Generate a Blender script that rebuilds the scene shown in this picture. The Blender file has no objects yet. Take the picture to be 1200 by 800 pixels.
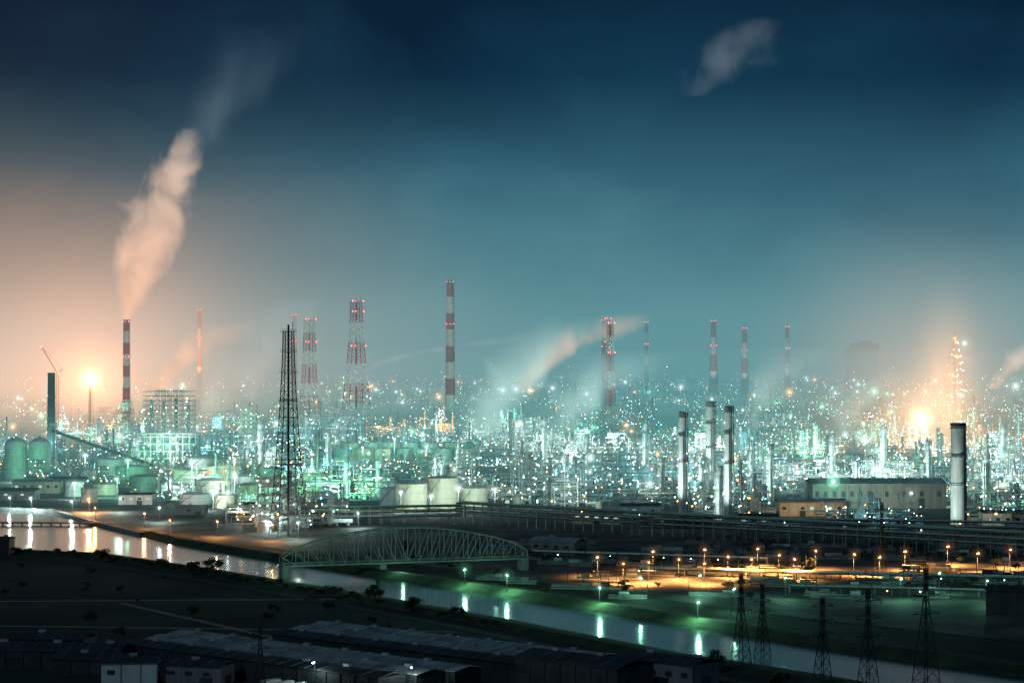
import bpy, math, random
from mathutils import Vector, Matrix
random.seed(7)
sc = bpy.context.scene
sc.view_settings.view_transform = 'Standard'
sc.view_settings.look = 'None'
sc.view_settings.exposure = 0
COL = sc.collection

# ------------------------------------------------------------------ materials
def mat(name, col, rough=0.7, metal=0.0, var=0.35, scale=0.15, bump=0.0, streak=False):
    m = bpy.data.materials.new(name); m.use_nodes = True
    nt = m.node_tree; N = nt.nodes; L = nt.links
    b = N['Principled BSDF']
    b.inputs['Roughness'].default_value = rough
    b.inputs['Metallic'].default_value = metal
    tc = N.new('ShaderNodeTexCoord'); mp = N.new('ShaderNodeMapping')
    mp.inputs['Scale'].default_value = (1, 1, 0.15) if streak else (1, 1, 1)
    n = N.new('ShaderNodeTexNoise'); n.inputs['Scale'].default_value = scale
    n.inputs['Detail'].default_value = 6
    L.new(tc.outputs['Object'], mp.inputs[0]); L.new(mp.outputs[0], n.inputs['Vector'])
    r = N.new('ShaderNodeValToRGB')
    r.color_ramp.elements[0].position = 0.3; r.color_ramp.elements[1].position = 0.7
    r.color_ramp.elements[0].color = tuple(c*(1-var) for c in col)+(1,)
    r.color_ramp.elements[1].color = tuple(min(1, c*(1+var)) for c in col)+(1,)
    L.new(n.outputs['Fac'], r.inputs[0]); L.new(r.outputs[0], b.inputs['Base Color'])
    if bump:
        bp = N.new('ShaderNodeBump'); bp.inputs['Strength'].default_value = bump
        L.new(n.outputs['Fac'], bp.inputs['Height']); L.new(bp.outputs[0], b.inputs['Normal'])
    return m

def emis(name, col, s, sample=False):
    m = bpy.data.materials.new(name); m.use_nodes = True
    nt = m.node_tree; nt.nodes.clear()
    e = nt.nodes.new('ShaderNodeEmission'); o = nt.nodes.new('ShaderNodeOutputMaterial')
    e.inputs[0].default_value = tuple(col)+(1,); e.inputs[1].default_value = s
    nt.links.new(e.outputs[0], o.inputs['Surface'])
    try: m.cycles.emission_sampling = 'AUTO' if sample else 'NONE'
    except Exception: pass
    return m

M = {}
M['steel'] = mat('galvanised_steel', (0.36,0.38,0.38), 0.5, 0.1)
M['dark'] = mat('dark_painted_steel', (0.04,0.045,0.05), 0.6, 0.2)
M['grey'] = mat('grey_vessel_paint', (0.5,0.53,0.52), 0.5, 0.0, 0.3, 0.2, streak=True)
M['cream'] = mat('cream_tank_paint', (0.68,0.64,0.46), 0.55, 0, 0.18, 0.2, streak=True)
M['white'] = mat('white_paint', (0.75,0.77,0.75), 0.5, 0, 0.15, 0.2, streak=True)
M['green'] = mat('green_paint', (0.22,0.42,0.32), 0.55, 0, 0.25, 0.2)
M['conc'] = mat('concrete', (0.3,0.3,0.29), 0.85, 0, 0.25, 0.3, streak=True)
M['red'] = mat('red_aviation_paint', (0.45,0.05,0.035), 0.5, 0, 0.2, 0.2)
M['awhite'] = mat('white_aviation_paint', (0.75,0.72,0.68), 0.5, 0, 0.12, 0.2)
M['pave'] = mat('plant_yard_concrete', (0.09,0.095,0.09), 0.8, 0, 0.9, 0.03)
M['ground'] = mat('earth_and_grass', (0.026,0.038,0.028), 0.95, 0, 0.75, 0.02)
M['grass'] = mat('levee_grass', (0.045,0.07,0.032), 0.95, 0, 0.55, 0.12)
M['asph'] = mat('asphalt', (0.05,0.05,0.052), 0.8, 0, 0.3, 0.2)
M['roof'] = mat('metal_sheet_roof', (0.36,0.40,0.41), 0.6, 0, 0.55, 0.12)
M['rdark'] = mat('dark_sheet_roof', (0.045,0.052,0.06), 0.6, 0, 0.45, 0.12)
M['wall'] = mat('cladding_wall', (0.24,0.25,0.25), 0.8, 0, 0.25, 0.3, streak=True)
M['bridge'] = mat('bridge_paint', (0.26,0.29,0.28), 0.7, 0.1, 0.3, 0.3)
M['leaf'] = mat('tree_leaves', (0.045,0.07,0.03), 0.9, 0, 0.5, 0.6)
M['bark'] = mat('tree_bark', (0.08,0.06,0.045), 0.9, 0, 0.3, 1.0)
M['paint'] = mat('road_marking_paint', (0.7,0.7,0.66), 0.7, 0, 0.15, 0.5)
CW=(0.74,1.0,0.93); CG=(0.32,1.0,0.62); CO=(1.0,0.43,0.12); CR=(1.0,0.06,0.09); CT=(0.28,0.9,1.0)
M['bw'] = emis('lamp_glass_white', CW, 32)
M['bg'] = emis('lamp_glass_green', CG, 24)
M['bo'] = emis('lamp_glass_sodium', CO, 28)
M['br'] = emis('lamp_glass_red', CR, 26)
M['bt'] = emis('lamp_glass_cyan', CT, 22)
M['win'] = emis('lit_window', (0.6,1.0,0.8), 0.7)
M['flame'] = emis('flare_flame', (1.0,0.55,0.2), 40)
KEYS = list(M.keys())
KI = {k:i for i,k in enumerate(KEYS)}

# ------------------------------------------------------------------ mesh builder
class MB:
    def __init__(s): s.v=[]; s.f=[]; s.m=[]
    def add(s, vs, fs, k):
        o=len(s.v); s.v.extend(vs)
        for f in fs: s.f.append(tuple(i+o for i in f)); s.m.append(k)
    def box(s, cx,cy,z0,w,d,h,k,rot=0.0):
        c,sn=math.cos(rot),math.sin(rot); vs=[]
        for z in (z0,z0+h):
            for x,y in ((-w/2,-d/2),(w/2,-d/2),(w/2,d/2),(-w/2,d/2)):
                vs.append((cx+x*c-y*sn, cy+x*sn+y*c, z))
        s.add(vs, [(3,2,1,0),(4,5,6,7),(0,1,5,4),(1,2,6,5),(2,3,7,6),(3,0,4,7)], k)
    def beam(s,p,q,t,k,n=4):
        p=Vector(p); q=Vector(q); d=q-p
        if d.length<1e-6: return
        d.normalize()
        up=Vector((0,0,1)) if abs(d.z)<0.95 else Vector((1,0,0))
        a=d.cross(up).normalized(); b=d.cross(a).normalized()
        vs=[]; r=t*0.7071 if n==4 else t/2
        for c in (p,q):
            for i in range(n):
                an=2*math.pi*i/n+math.pi/4
                vs.append(tuple(c+a*math.cos(an)*r+b*math.sin(an)*r))
        fs=[(i,(i+1)%n,n+(i+1)%n,n+i) for i in range(n)]
        fs.append(tuple(range(n-1,-1,-1))); fs.append(tuple(range(n,2*n)))
        s.add(vs,fs,k)
    def rev(s,x,y,prof,k,n=16):
        """surface of revolution, prof = [(r,z)...]"""
        vs=[]; 
        for r,z in prof:
            for i in range(n):
                a=2*math.pi*i/n; vs.append((x+r*math.cos(a),y+r*math.sin(a),z))
        fs=[]
        for j in range(len(prof)-1):
            for i in range(n):
                i2=(i+1)%n
                fs.append((j*n+i,j*n+i2,(j+1)*n+i2,(j+1)*n+i))
        fs.append(tuple(range(n-1,-1,-1)))
        fs.append(tuple((len(prof)-1)*n+i for i in range(n)))
        s.add(vs,fs,k)
    def cyl(s,x,y,z0,r,h,k,n=12,r2=None): s.rev(x,y,[(r,z0),(r if r2 is None else r2,z0+h)],k,n)
    def vessel(s,x,y,z0,r,h,k,n=12):
        s.rev(x,y,[(r,z0),(r,z0+h-r*0.6),(r*0.85,z0+h-r*0.25),(r*0.45,z0+h-0.05),(0.1,z0+h)],k,n)
    def hvessel(s,x,y,z,r,l,k,axis=0):
        p=(x-l/2,y,z) if axis==0 else (x,y-l/2,z); q=(x+l/2,y,z) if axis==0 else (x,y+l/2,z)
        s.beam(p,q,2*r,k,10)
        for e in (-0.3,0.3):
            if axis==0: s.box(x+l*e,y,z-r-1.2,0.6,r*1.4,1.5,'conc')
            else: s.box(x,y+l*e,z-r-1.2,r*1.4,0.6,1.5,'conc')
    def sphere(s,x,y,z,r,k,n=12,m=8):
        prof=[(max(0.02,r*math.sin(math.pi*j/m)), z-r*math.cos(math.pi*j/m)) for j in range(m+1)]
        s.rev(x,y,prof,k,n)
    def bulb(s,x,y,z,r,k):
        vs=[(x+r,y,z),(x-r,y,z),(x,y+r,z),(x,y-r,z),(x,y,z+r),(x,y,z-r)]
        s.add(vs,[(0,2,4),(2,1,4),(1,3,4),(3,0,4),(2,0,5),(1,2,5),(3,1,5),(0,3,5)],k)
    def mesh(s,name,smooth=False):
        me=bpy.data.meshes.new(name)
        me.from_pydata([tuple(v) for v in s.v],[],s.f)
        used=sorted(set(s.m),key=lambda k:KI[k]); ix={k:i for i,k in enumerate(used)}
        for k in used: me.materials.append(M[k])
        me.polygons.foreach_set('material_index',[ix[k] for k in s.m])
        if smooth: me.polygons.foreach_set('use_smooth',[True]*len(s.f))
        me.update(); return me
    def obj(s,name,loc=(0,0,0),rot=0.0,smooth=False):
        o=bpy.data.objects.new(name,s.mesh(name,smooth)); o.location=loc; o.rotation_euler=(0,0,rot)
        COL.objects.link(o); return o

def inst(name,me,loc,rot=0,scl=(1,1,1)):
    o=bpy.data.objects.new(name,me); o.location=loc; o.rotation_euler=(0,0,rot); o.scale=scl
    COL.objects.link(o); return o
def empty(name,loc=(0,0,0)):
    o=bpy.data.objects.new(name,None); o.location=loc; COL.objects.link(o); return o
def at(b,d): return (b*d/1000.0, d)       # survey: bearing in mils from the lookout axis, distance in m

HALO={'w':[], 'g':[], 'o':[], 'r':[]}
HB={'w':'bw','g':'bg','o':'bo','r':'br'}
LC={'w':CW,'g':CG,'o':CO,'r':CR,'t':CT,'n':(1.0,.9,.8)}
lights_root=empty('plant_lights')
lcache={}
def light(x,y,z,P,c,rad=0.6,name='stand_in_light'):
    key=(c,round(P),rad)
    if key not in lcache:
        l=bpy.data.lights.new(name,'POINT'); l.energy=P; l.color=LC[c]; l.shadow_soft_size=rad
        lcache[key]=l
    o=bpy.data.objects.new(name,lcache[key]); o.location=(x,y,z); o.parent=lights_root; COL.objects.link(o)
def spot(p,q,P,c,deg=120,rad=.5,name='stand_in_light'):
    key=('s',c,round(P),deg)
    if key not in lcache:
        l=bpy.data.lights.new(name,'SPOT'); l.energy=P; l.color=LC[c]; l.shadow_soft_size=rad; l.spot_size=math.radians(deg); l.spot_blend=.6
        lcache[key]=l
    o=bpy.data.objects.new(name,lcache[key]); o.location=p
    o.rotation_euler=(Vector(q)-Vector(p)).to_track_quat('-Z','Y').to_euler(); o.parent=lights_root; COL.objects.link(o)
def halo(x,y,z,s,c): HALO[c].append((x,y,z,s))

# ------------------------------------------------------------------ world
w=bpy.data.worlds.new('World'); sc.world=w; w.use_nodes=True
nt=w.node_tree; N=nt.nodes; L=nt.links; N.clear()
out=N.new('ShaderNodeOutputWorld'); bg=N.new('ShaderNodeBackground'); bg2=N.new('ShaderNodeBackground'); addw=N.new('ShaderNodeAddShader')
sky=N.new('ShaderNodeTexSky'); sky.sky_type='NISHITA'; sky.sun_disc=False
sky.sun_elevation=math.radians(-6); sky.sun_rotation=math.radians(200)
bg2.inputs[1].default_value=0.05; L.new(sky.outputs[0],bg2.inputs[0])
tc=N.new('ShaderNodeTexCoord'); sp=N.new('ShaderNodeSeparateXYZ'); L.new(tc.outputs['Generated'],sp.inputs[0])
def math_node(op,a,b=None,c=None,clamp=False):
    n=N.new('ShaderNodeMath'); n.operation=op; n.use_clamp=clamp
    for i,v in enumerate((a,b,c)):
        if v is None: continue
        if isinstance(v,(int,float)): n.inputs[i].default_value=v
        else: L.new(v,n.inputs[i])
    return n.outputs[0]
mpw=N.new('ShaderNodeMapping'); mpw.inputs['Scale'].default_value=(5,5,9); L.new(tc.outputs['Generated'],mpw.inputs[0])
nz=N.new('ShaderNodeTexNoise'); nz.inputs['Scale'].default_value=1.5; nz.inputs['Detail'].default_value=5; nz.inputs['Distortion'].default_value=0.6; L.new(mpw.outputs[0],nz.inputs['Vector'])
zz=math_node('MULTIPLY_ADD', math_node('SUBTRACT',nz.outputs['Fac'],0.5), 0.10, sp.outputs['Z'])
def ramp(stops):
    r=N.new('ShaderNodeValToRGB'); e=r.color_ramp.elements
    while len(e)<len(stops): e.new(0.5)
    for i,(p,c) in enumerate(stops): e[i].position=p; e[i].color=tuple(c)+(1,)
    return r
rc=ramp([(0.0,(0.11,0.27,0.31)),(0.04,(0.052,0.165,0.22)),(0.085,(0.016,0.082,0.14)),(0.125,(0.006,0.038,0.074)),(0.17,(0.003,0.016,0.038)),(0.5,(0.003,0.011,0.024))])
rl=ramp([(0.0,(0.34,0.17,0.09)),(0.04,(0.18,0.11,0.08)),(0.085,(0.048,0.055,0.066)),(0.125,(0.014,0.026,0.046)),(0.17,(0.006,0.013,0.03)),(0.5,(0.004,0.010,0.02))])
L.new(zz,rc.inputs[0]); L.new(zz,rl.inputs[0])
fx=math_node('MULTIPLY_ADD',sp.outputs['X'],-4.2,-0.10,clamp=True)
fx=math_node('SMOOTH_MIN',fx,1.0,0.2)
mx=N.new('ShaderNodeMixRGB'); L.new(fx,mx.inputs[0]); L.new(rc.outputs[0],mx.inputs[1]); L.new(rl.outputs[0],mx.inputs[2])
L.new(mx.outputs[0],bg.inputs[0]); bg.inputs[1].default_value=1.0
L.new(bg.outputs[0],addw.inputs[0]); L.new(bg2.outputs[0],addw.inputs[1]); L.new(addw.outputs[0],out.inputs[0])
s=bpy.data.lights.new('fill_sun','SUN'); s.energy=0.25; s.angle=math.radians(0.5); s.color=(0.5,0.8,1.0)  # dim sun lamp added to lift the foreground roofs
so=bpy.data.objects.new('fill_sun',s); so.rotation_euler=(math.radians(52),0,math.radians(-35)); COL.objects.link(so)

# ------------------------------------------------------------------ volumes
def vol_nodes(name,step=1.0):
    m=bpy.data.materials.new(name); m.use_nodes=True; n=m.node_tree; n.nodes.clear()
    try: m.cycles.volume_step_rate=step
    except Exception: pass
    return m,n
def vol_homog(name,absd,col,em):
    m,n=vol_nodes(name); o=n.nodes.new('ShaderNodeOutputMaterial')
    e=n.nodes.new('ShaderNodeEmission'); e.inputs[0].default_value=tuple(col)+(1,); e.inputs[1].default_value=em
    if absd>0:
        a=n.nodes.new('ShaderNodeVolumeAbsorption'); a.inputs['Color'].default_value=(0,0,0,1); a.inputs['Density'].default_value=absd
        ad=n.nodes.new('ShaderNodeAddShader'); n.links.new(a.outputs[0],ad.inputs[0]); n.links.new(e.outputs[0],ad.inputs[1])
        n.links.new(ad.outputs[0],o.inputs['Volume'])
    else: n.links.new(e.outputs[0],o.inputs['Volume'])
    return m
def raw_obj(name,vs,fs,m,loc=(0,0,0),scl=(1,1,1)):
    me=bpy.data.meshes.new(name); me.from_pydata(vs,[],fs); me.materials.append(m); me.update()
    return inst(name,me,loc,0,scl)
def boxgeo(x0,x1,y0,y1,z0,z1):
    vs=[(x,y,z) for z in (z0,z1) for x,y in ((x0,y0),(x1,y0),(x1,y1),(x0,y1))]
    return vs,[(3,2,1,0),(4,5,6,7),(0,1,5,4),(1,2,6,5),(2,3,7,6),(3,0,4,7)]
sig=1/3900.0
hz=vol_homog('haze_air',sig,(0.12/0.33,0.30/0.33,1.0),0.33*sig)  # air emits its own teal glow in place of scattered lamp light
raw_obj('haze',*boxgeo(-16000,16000,1330,40000,-12,280),hz)
raw_obj('plant_glow_mist',*boxgeo(-3000,3000,1345,4600,-8,56),vol_homog('plant_glow_mist_air',1/4500.0,(0.32,1.0,0.88),0.52/4500))  # slab emits the glow of the plant lamps to brighten the site
raw_obj('far_mist',*boxgeo(-9000,9000,3900,26000,-9,130),vol_homog('far_mist_air',1/4500.0,(0.36,0.88,0.9),0.42/4500))  # distant glow is put in as emission too

def ico(sub):
    import bmesh
    b=bmesh.new(); bmesh.ops.create_icosphere(b,subdivisions=sub,radius=1.0)
    vs=[tuple(v.co) for v in b.verts]; fs=[tuple(v.index for v in f.verts) for f in b.faces]; b.free(); return vs,fs
ICO3=ico(3); ICO2=ico(2)

def helper(n):
    def mn(op,a,b=None,c=None,clamp=False):
        q=n.nodes.new('ShaderNodeMath'); q.operation=op; q.use_clamp=clamp
        for i,v in enumerate((a,b,c)):
            if v is None: continue
            if isinstance(v,(int,float)): q.inputs[i].default_value=v
            else: n.links.new(v,q.inputs[i])
        return q.outputs[0]
    return mn
def glow(name,loc,R,col,peak,p=3,scl=(1,1,1)):  # emission-only ball; the glow is put in, not scattered light
    m,n=vol_nodes(name,1.3); mn=helper(n); o=n.nodes.new('ShaderNodeOutputMaterial')
    t=n.nodes.new('ShaderNodeTexCoord'); vl=n.nodes.new('ShaderNodeVectorMath'); vl.operation='LENGTH'
    n.links.new(t.outputs['Object'],vl.inputs[0])
    d=mn('SUBTRACT',1.0,vl.outputs['Value'],clamp=True); d=mn('POWER',d,p)
    st=mn('MULTIPLY',d,peak*(p+1)/(2*R))
    e=n.nodes.new('ShaderNodeEmission'); e.inputs[0].default_value=tuple(col)+(1,); n.links.new(st,e.inputs[1])
    n.links.new(e.outputs[0],o.inputs['Volume'])
    raw_obj(name,ICO3[0],ICO3[1],m,loc,(R*scl[0],R*scl[1],R*scl[2]))

def plume(name,loc,h,a1,a2,r0,r1,colb,colt,dens,nscale,fade=1.0,step=0.5,ns=0.9,seed=0,r2=0.0):
    """steam plume: axis x=a1*t+a2*t^2, radius r0+r1*t-r2*t^2"""
    m,n=vol_nodes(name,step); mn=helper(n); o=n.nodes.new('ShaderNodeOutputMaterial')
    t=n.nodes.new('ShaderNodeTexCoord'); sp=n.nodes.new('ShaderNodeSeparateXYZ'); n.links.new(t.outputs['Object'],sp.inputs[0])
    tt=mn('DIVIDE',sp.outputs['Z'],h,clamp=True); t2=mn('MULTIPLY',tt,tt)
    ax=mn('ADD',mn('MULTIPLY',tt,a1),mn('MULTIPLY',t2,a2))
    dx=mn('SUBTRACT',sp.outputs['X'],ax); dy=sp.outputs['Y']
    r=mn('SUBTRACT',mn('MULTIPLY_ADD',tt,r1,r0),mn('MULTIPLY',t2,r2))
    d=mn('DIVIDE',mn('SQRT',mn('ADD',mn('MULTIPLY',dx,dx),mn('MULTIPLY',dy,dy))),r)
    mp=n.nodes.new('ShaderNodeMapping'); mp.inputs['Location'].default_value=(seed*3.1,seed*7.7,seed)
    mp.inputs['Scale'].default_value=(1,1,.75)
    n.links.new(t.outputs['Object'],mp.inputs[0])
    nz=n.nodes.new('ShaderNodeTexNoise'); nz.inputs['Scale'].default_value=nscale; nz.inputs['Detail'].default_value=4; nz.inputs['Roughness'].default_value=0.6
    nz.inputs['Distortion'].default_value=0.5
    n.links.new(mp.outputs[0],nz.inputs['Vector'])
    nn=mn('MULTIPLY',mn('SUBTRACT',nz.outputs['Fac'],0.5),ns*2.2)
    s=mn('MULTIPLY',mn('SUBTRACT',mn('SUBTRACT',0.62,mn('MULTIPLY',d,0.8)),mn('MULTIPLY',nn,mn('ADD',tt,0.35,clamp=True))),1.8,clamp=True)
    s=mn('MULTIPLY',s,mn('MULTIPLY_ADD',d,-0.65,1.0,clamp=True))
    fd=mn('POWER',mn('SUBTRACT',1.0,tt,clamp=True),fade)
    s=mn('MULTIPLY',s,fd); s=mn('MULTIPLY',s,dens)
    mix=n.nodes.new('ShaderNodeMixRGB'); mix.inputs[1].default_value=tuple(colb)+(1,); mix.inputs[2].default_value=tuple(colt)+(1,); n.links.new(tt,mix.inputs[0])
    e=n.nodes.new('ShaderNodeEmission'); n.links.new(mix.outputs[0],e.inputs[0]); n.links.new(mn('MULTIPLY',s,mn('MULTIPLY_ADD',nz.outputs['Fac'],-2.0,2.0,clamp=False)),e.inputs[1])  # lit look is emission colour put into the vapour, not scattered lamp light
    a=n.nodes.new('ShaderNodeVolumeAbsorption'); a.inputs['Color'].default_value=(0,0,0,1); n.links.new(s,a.inputs['Density'])
    ad=n.nodes.new('ShaderNodeAddShader'); n.links.new(a.outputs[0],ad.inputs[0]); n.links.new(e.outputs[0],ad.inputs[1]); n.links.new(ad.outputs[0],o.inputs['Volume'])
    K=12; vs=[]; fs=[]; S=10
    for j in range(S+1):
        q=j/S; cx=a1*q+a2*q*q; rr=max(2.0,(r0+r1*q-r2*q*q)*(1.3+.3*q))
        for i in range(K):
            an=2*math.pi*i/K; vs.append((cx+rr*math.cos(an),rr*math.sin(an),q*h))
    for j in range(S):
        for i in range(K):
            i2=(i+1)%K; fs.append((j*K+i,j*K+i2,(j+1)*K+i2,(j+1)*K+i))
    fs.append(tuple(range(K-1,-1,-1))); fs.append(tuple(S*K+i for i in range(K)))
    raw_obj(name,vs,fs,m,loc)

# ------------------------------------------------------------------ ground, river, levees
g=MB(); g.add([(-22000,-500,0),(22000,-500,0),(22000,45000,0),(-22000,45000,0)],[(0,1,2,3)],'ground'); g.obj('ground')
g=MB(); g.add([(-1500,1500,0.15),(-340,1455,0.15),(-285,1380,0.15),(-190,1225,0.15),(-50,1060,0.15),(40,935,0.15),(120,830,0.15),(230,720,0.15),(1500,700,0.15),(4000,8000,0.15),(-4000,8000,0.15)],[tuple(range(11))],'pave'); g.obj('plant_yard_pavement')
FAR=[(-900,1600),(-485,1515),(-309,1429),(-267,1337),(-214,1232),(-189,1179),(-111,1064),(-59,988),(0,909),(65,812),(118,735),(163,679),(205,641),(400,480)]
NEAR=[(-900,1200),(-364,1136),(-279,1143),(-214,1116),(-148,1035),(-104,976),(-56,909),(0,826),(59,730),(84,700),(108,668),(144,600),(176,549),(320,400)]
wm=bpy.data.materials.new('river_water'); wm.use_nodes=True; n=wm.node_tree; b=n.nodes['Principled BSDF']
b.inputs['Base Color'].default_value=(0.03,0.06,0.075,1); b.inputs['Roughness'].default_value=0.14; b.inputs['IOR'].default_value=1.33
b.inputs['Specular IOR Level'].default_value=1.0
t=n.nodes.new('ShaderNodeTexCoord'); nz=n.nodes.new('ShaderNodeTexNoise'); nz.inputs['Scale'].default_value=0.25; nz.inputs['Detail'].default_value=4
bp=n.nodes.new('ShaderNodeBump'); bp.inputs['Strength'].default_value=0.10; bp.inputs['Distance'].default_value=0.4
n.links.new(t.outputs['Object'],nz.inputs['Vector']); n.links.new(nz.outputs['Fac'],bp.inputs['Height']); n.links.new(bp.outputs[0],b.inputs['Normal'])
vs=[];fs=[]
for (a,c) in zip(FAR,NEAR): vs+= [(a[0],a[1],0.3),(c[0],c[1],0.3)]
for i in range(len(FAR)-1): fs.append((2*i,2*i+1,2*i+3,2*i+2))
raw_obj('river_water',vs,fs,wm)
def strip(name,poly,offs,k,smooth=False):
    mb=MB(); vs=[]
    n=len(poly); m=len(offs)
    for i,(x,y) in enumerate(poly):
        a=poly[max(0,i-1)]; b=poly[min(n-1,i+1)]
        dx,dy=b[0]-a[0],b[1]-a[1]; l=math.hypot(dx,dy); nx,ny=-dy/l,dx/l
        for o,z in offs: vs.append((x+nx*o,y+ny*o,z))
    fs=[(i*m+j,(i+1)*m+j,(i+1)*m+j+1,i*m+j+1) for i in range(n-1) for j in range(m-1)]
    mb.add(vs,fs,k); return mb.obj(name)
def dense(poly,st=15):
    r=[]
    for i in range(len(poly)-1):
        a,b=poly[i],poly[i+1]; l=math.hypot(b[0]-a[0],b[1]-a[1]); k=max(1,int(l/st))
        for j in range(k): r.append((a[0]+(b[0]-a[0])*j/k,a[1]+(b[1]-a[1])*j/k))
    r.append(poly[-1]); return r
strip('levee_grass',dense(FAR[4:]),[(-1.5,0.1),(0,0.9),(1,1.2),(5,3.0),(9,3.0),(15,0.2)],'grass')
strip('levee_grass',dense(NEAR[1:]),[(1.5,0.1),(0,0.9),(-1,1.0),(-6,1.6),(-10,1.6),(-17,0.05)],'grass')
strip('quay_wall',FAR[1:5],[(-1,0.0),(-1,2.2),(3,2.2),(3,0.1)],'conc')
strip('levee_road',dense(FAR[4:]),[(20,0.3),(27,0.3)],'asph')
strip('levee_road',dense(NEAR[2:]),[(-24,0.12),(-30,0.12)],'asph')
mb=MB()
D=dense(FAR[4:],10)
for i in range(0,len(D)-1,2):
    a,b=D[i],D[i+1]; dx,dy=b[0]-a[0],b[1]-a[1]; l=math.hypot(dx,dy); nx,ny=-dy/l*23.5,dx/l*23.5
    mb.box((a[0]+b[0])/2+nx,(a[1]+b[1])/2+ny,0.32,5,0.2,0.01,'paint',math.atan2(dy,dx))
mb.obj('road_marking')

# ------------------------------------------------------------------ process units (refinery blocks)
def frame(mb,x,y,w,d,lv,lh,rnd,k='steel',bul=0.45):
    nx=max(1,int(w/5)); ny=max(1,int(d/7)); H=lv*lh
    for i in range(nx+1):
        for j in range(ny+1):
            px=x-w/2+w*i/nx; py=y-d/2+d*j/ny
            mb.box(px,py,0,0.4,0.4,H,k)
    for l in range(1,lv+1):
        z=l*lh
        for j in range(ny+1): mb.box(x,y-d/2+d*j/ny,z-0.3,w,0.3,0.4,k)
        for i in range(nx+1): mb.box(x-w/2+w*i/nx,y,z-0.32,0.3,d,0.4,k)
        if rnd.random()<0.4: mb.box(x+rnd.uniform(-.1,.1)*w,y,z+0.2,w*rnd.uniform(.3,.8),d*.9,0.12,k)
        for yy in (y-d/2,y+d/2): mb.box(x,yy,z+1.2,w,0.12,0.12,k)
        if rnd.random()<0.7: mb.hvessel(x+rnd.uniform(-.2,.2)*w,y,z-lh/2,rnd.uniform(.6,1.4),w*rnd.uniform(.2,.6),rnd.choice(['grey','white','cream','steel']))
        for q in range(rnd.randint(1,4)):
            yy=y+rnd.uniform(-.4,.4)*d; mb.beam((x-w/2,yy,z+.8),(x+w/2,yy,z+.8),rnd.uniform(.2,.6),rnd.choice(['white','grey']),6)
        for q in range(nx+1):
            if rnd.random()<bul:
                mb.bulb(x-w/2+w*q/nx,y-d/2-0.5,z-1,rnd.uniform(.15,.45),rnd.choice(['bw','bw','bw','bg','bt','bo','bo']))
    for l in range(lv):
        i=rnd.randrange(nx); a=x-w/2+w*i/nx; b=a+w/nx
        mb.beam((a,y-d/2,l*lh),(b,y-d/2,(l+1)*lh),0.3,k)
        mb.beam((b,y-d/2,l*lh),(a,y-d/2,(l+1)*lh),0.3,k)
    for q in range(4):
        px=x+rnd.uniform(-.5,.5)*w; mb.beam((px,y-d/2-.6,0),(px,y-d/2-.6,H*rnd.uniform(.6,1.2)),rnd.uniform(.25,.7),rnd.choice(['white','grey']),6)
def column(mb,x,y,r,h,rnd,k='grey',bul=0.6):
    mb.vessel(x,y,0,r,h,k,14)
    z=6
    while z<h-1:
        mb.cyl(x,y,z,r+1.1,0.2,'steel',10)
        mb.cyl(x,y,z+1.1,r+1.15,0.1,'steel',10)
        if rnd.random()<bul:
            a=rnd.uniform(math.pi,2*math.pi); mb.bulb(x+(r+1.2)*math.cos(a),y+(r+1.2)*math.sin(a),z+2,rnd.uniform(.16,.42),rnd.choice(['bw','bw','bg','bt']))
        z+=rnd.uniform(4,7)
    mb.beam((x+r+.7,y-.5,0),(x+r+.7,y-.5,h),0.5,'steel')
    mb.beam((x-r-.5,y,2),(x-r-.5,y,h-1),0.5,k,6)
    mb.beam((x-r-.5,y,h-1),(x,y,h),0.5,k,6)
    mb.beam((x,y-r-.4,3),(x,y-r-.4,h*rnd.uniform(.4,.9)),0.35,'white',6)
def rack(mb,x0,y,x1,rnd,wd=8,z0=6,lv=2,k='steel',pipes=True,axis=0):
    n=int(abs(x1-x0)/7)
    T=(lambda a,b:(a,b)) if axis==0 else (lambda a,b:(b,a))
    for i in range(n+1):
        a=x0+(x1-x0)*i/n
        for s_ in (-wd/2,wd/2):
            px,py=T(a,y+s_); mb.box(px,py,0,0.4,0.4,z0+lv*3-2.6,k)
        for l in range(lv):
            px,py=T(a,y); 
            mb.box(px,py,z0+l*3-0.4,0.4 if axis==0 else wd,wd if axis==0 else 0.4,0.4,k)
    for l in range(lv):
        for j in range(6):
            o=y-wd/2+.8+j*(wd-1.6)/5; r=rnd.uniform(.2,.5)
            p=T(x0,o); q=T(x1,o)
            mb.beam((p[0],p[1],z0+l*3+r),(q[0],q[1],z0+l*3+r),2*r,rnd.choice(['grey','steel','white','green','cream']),6)
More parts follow.
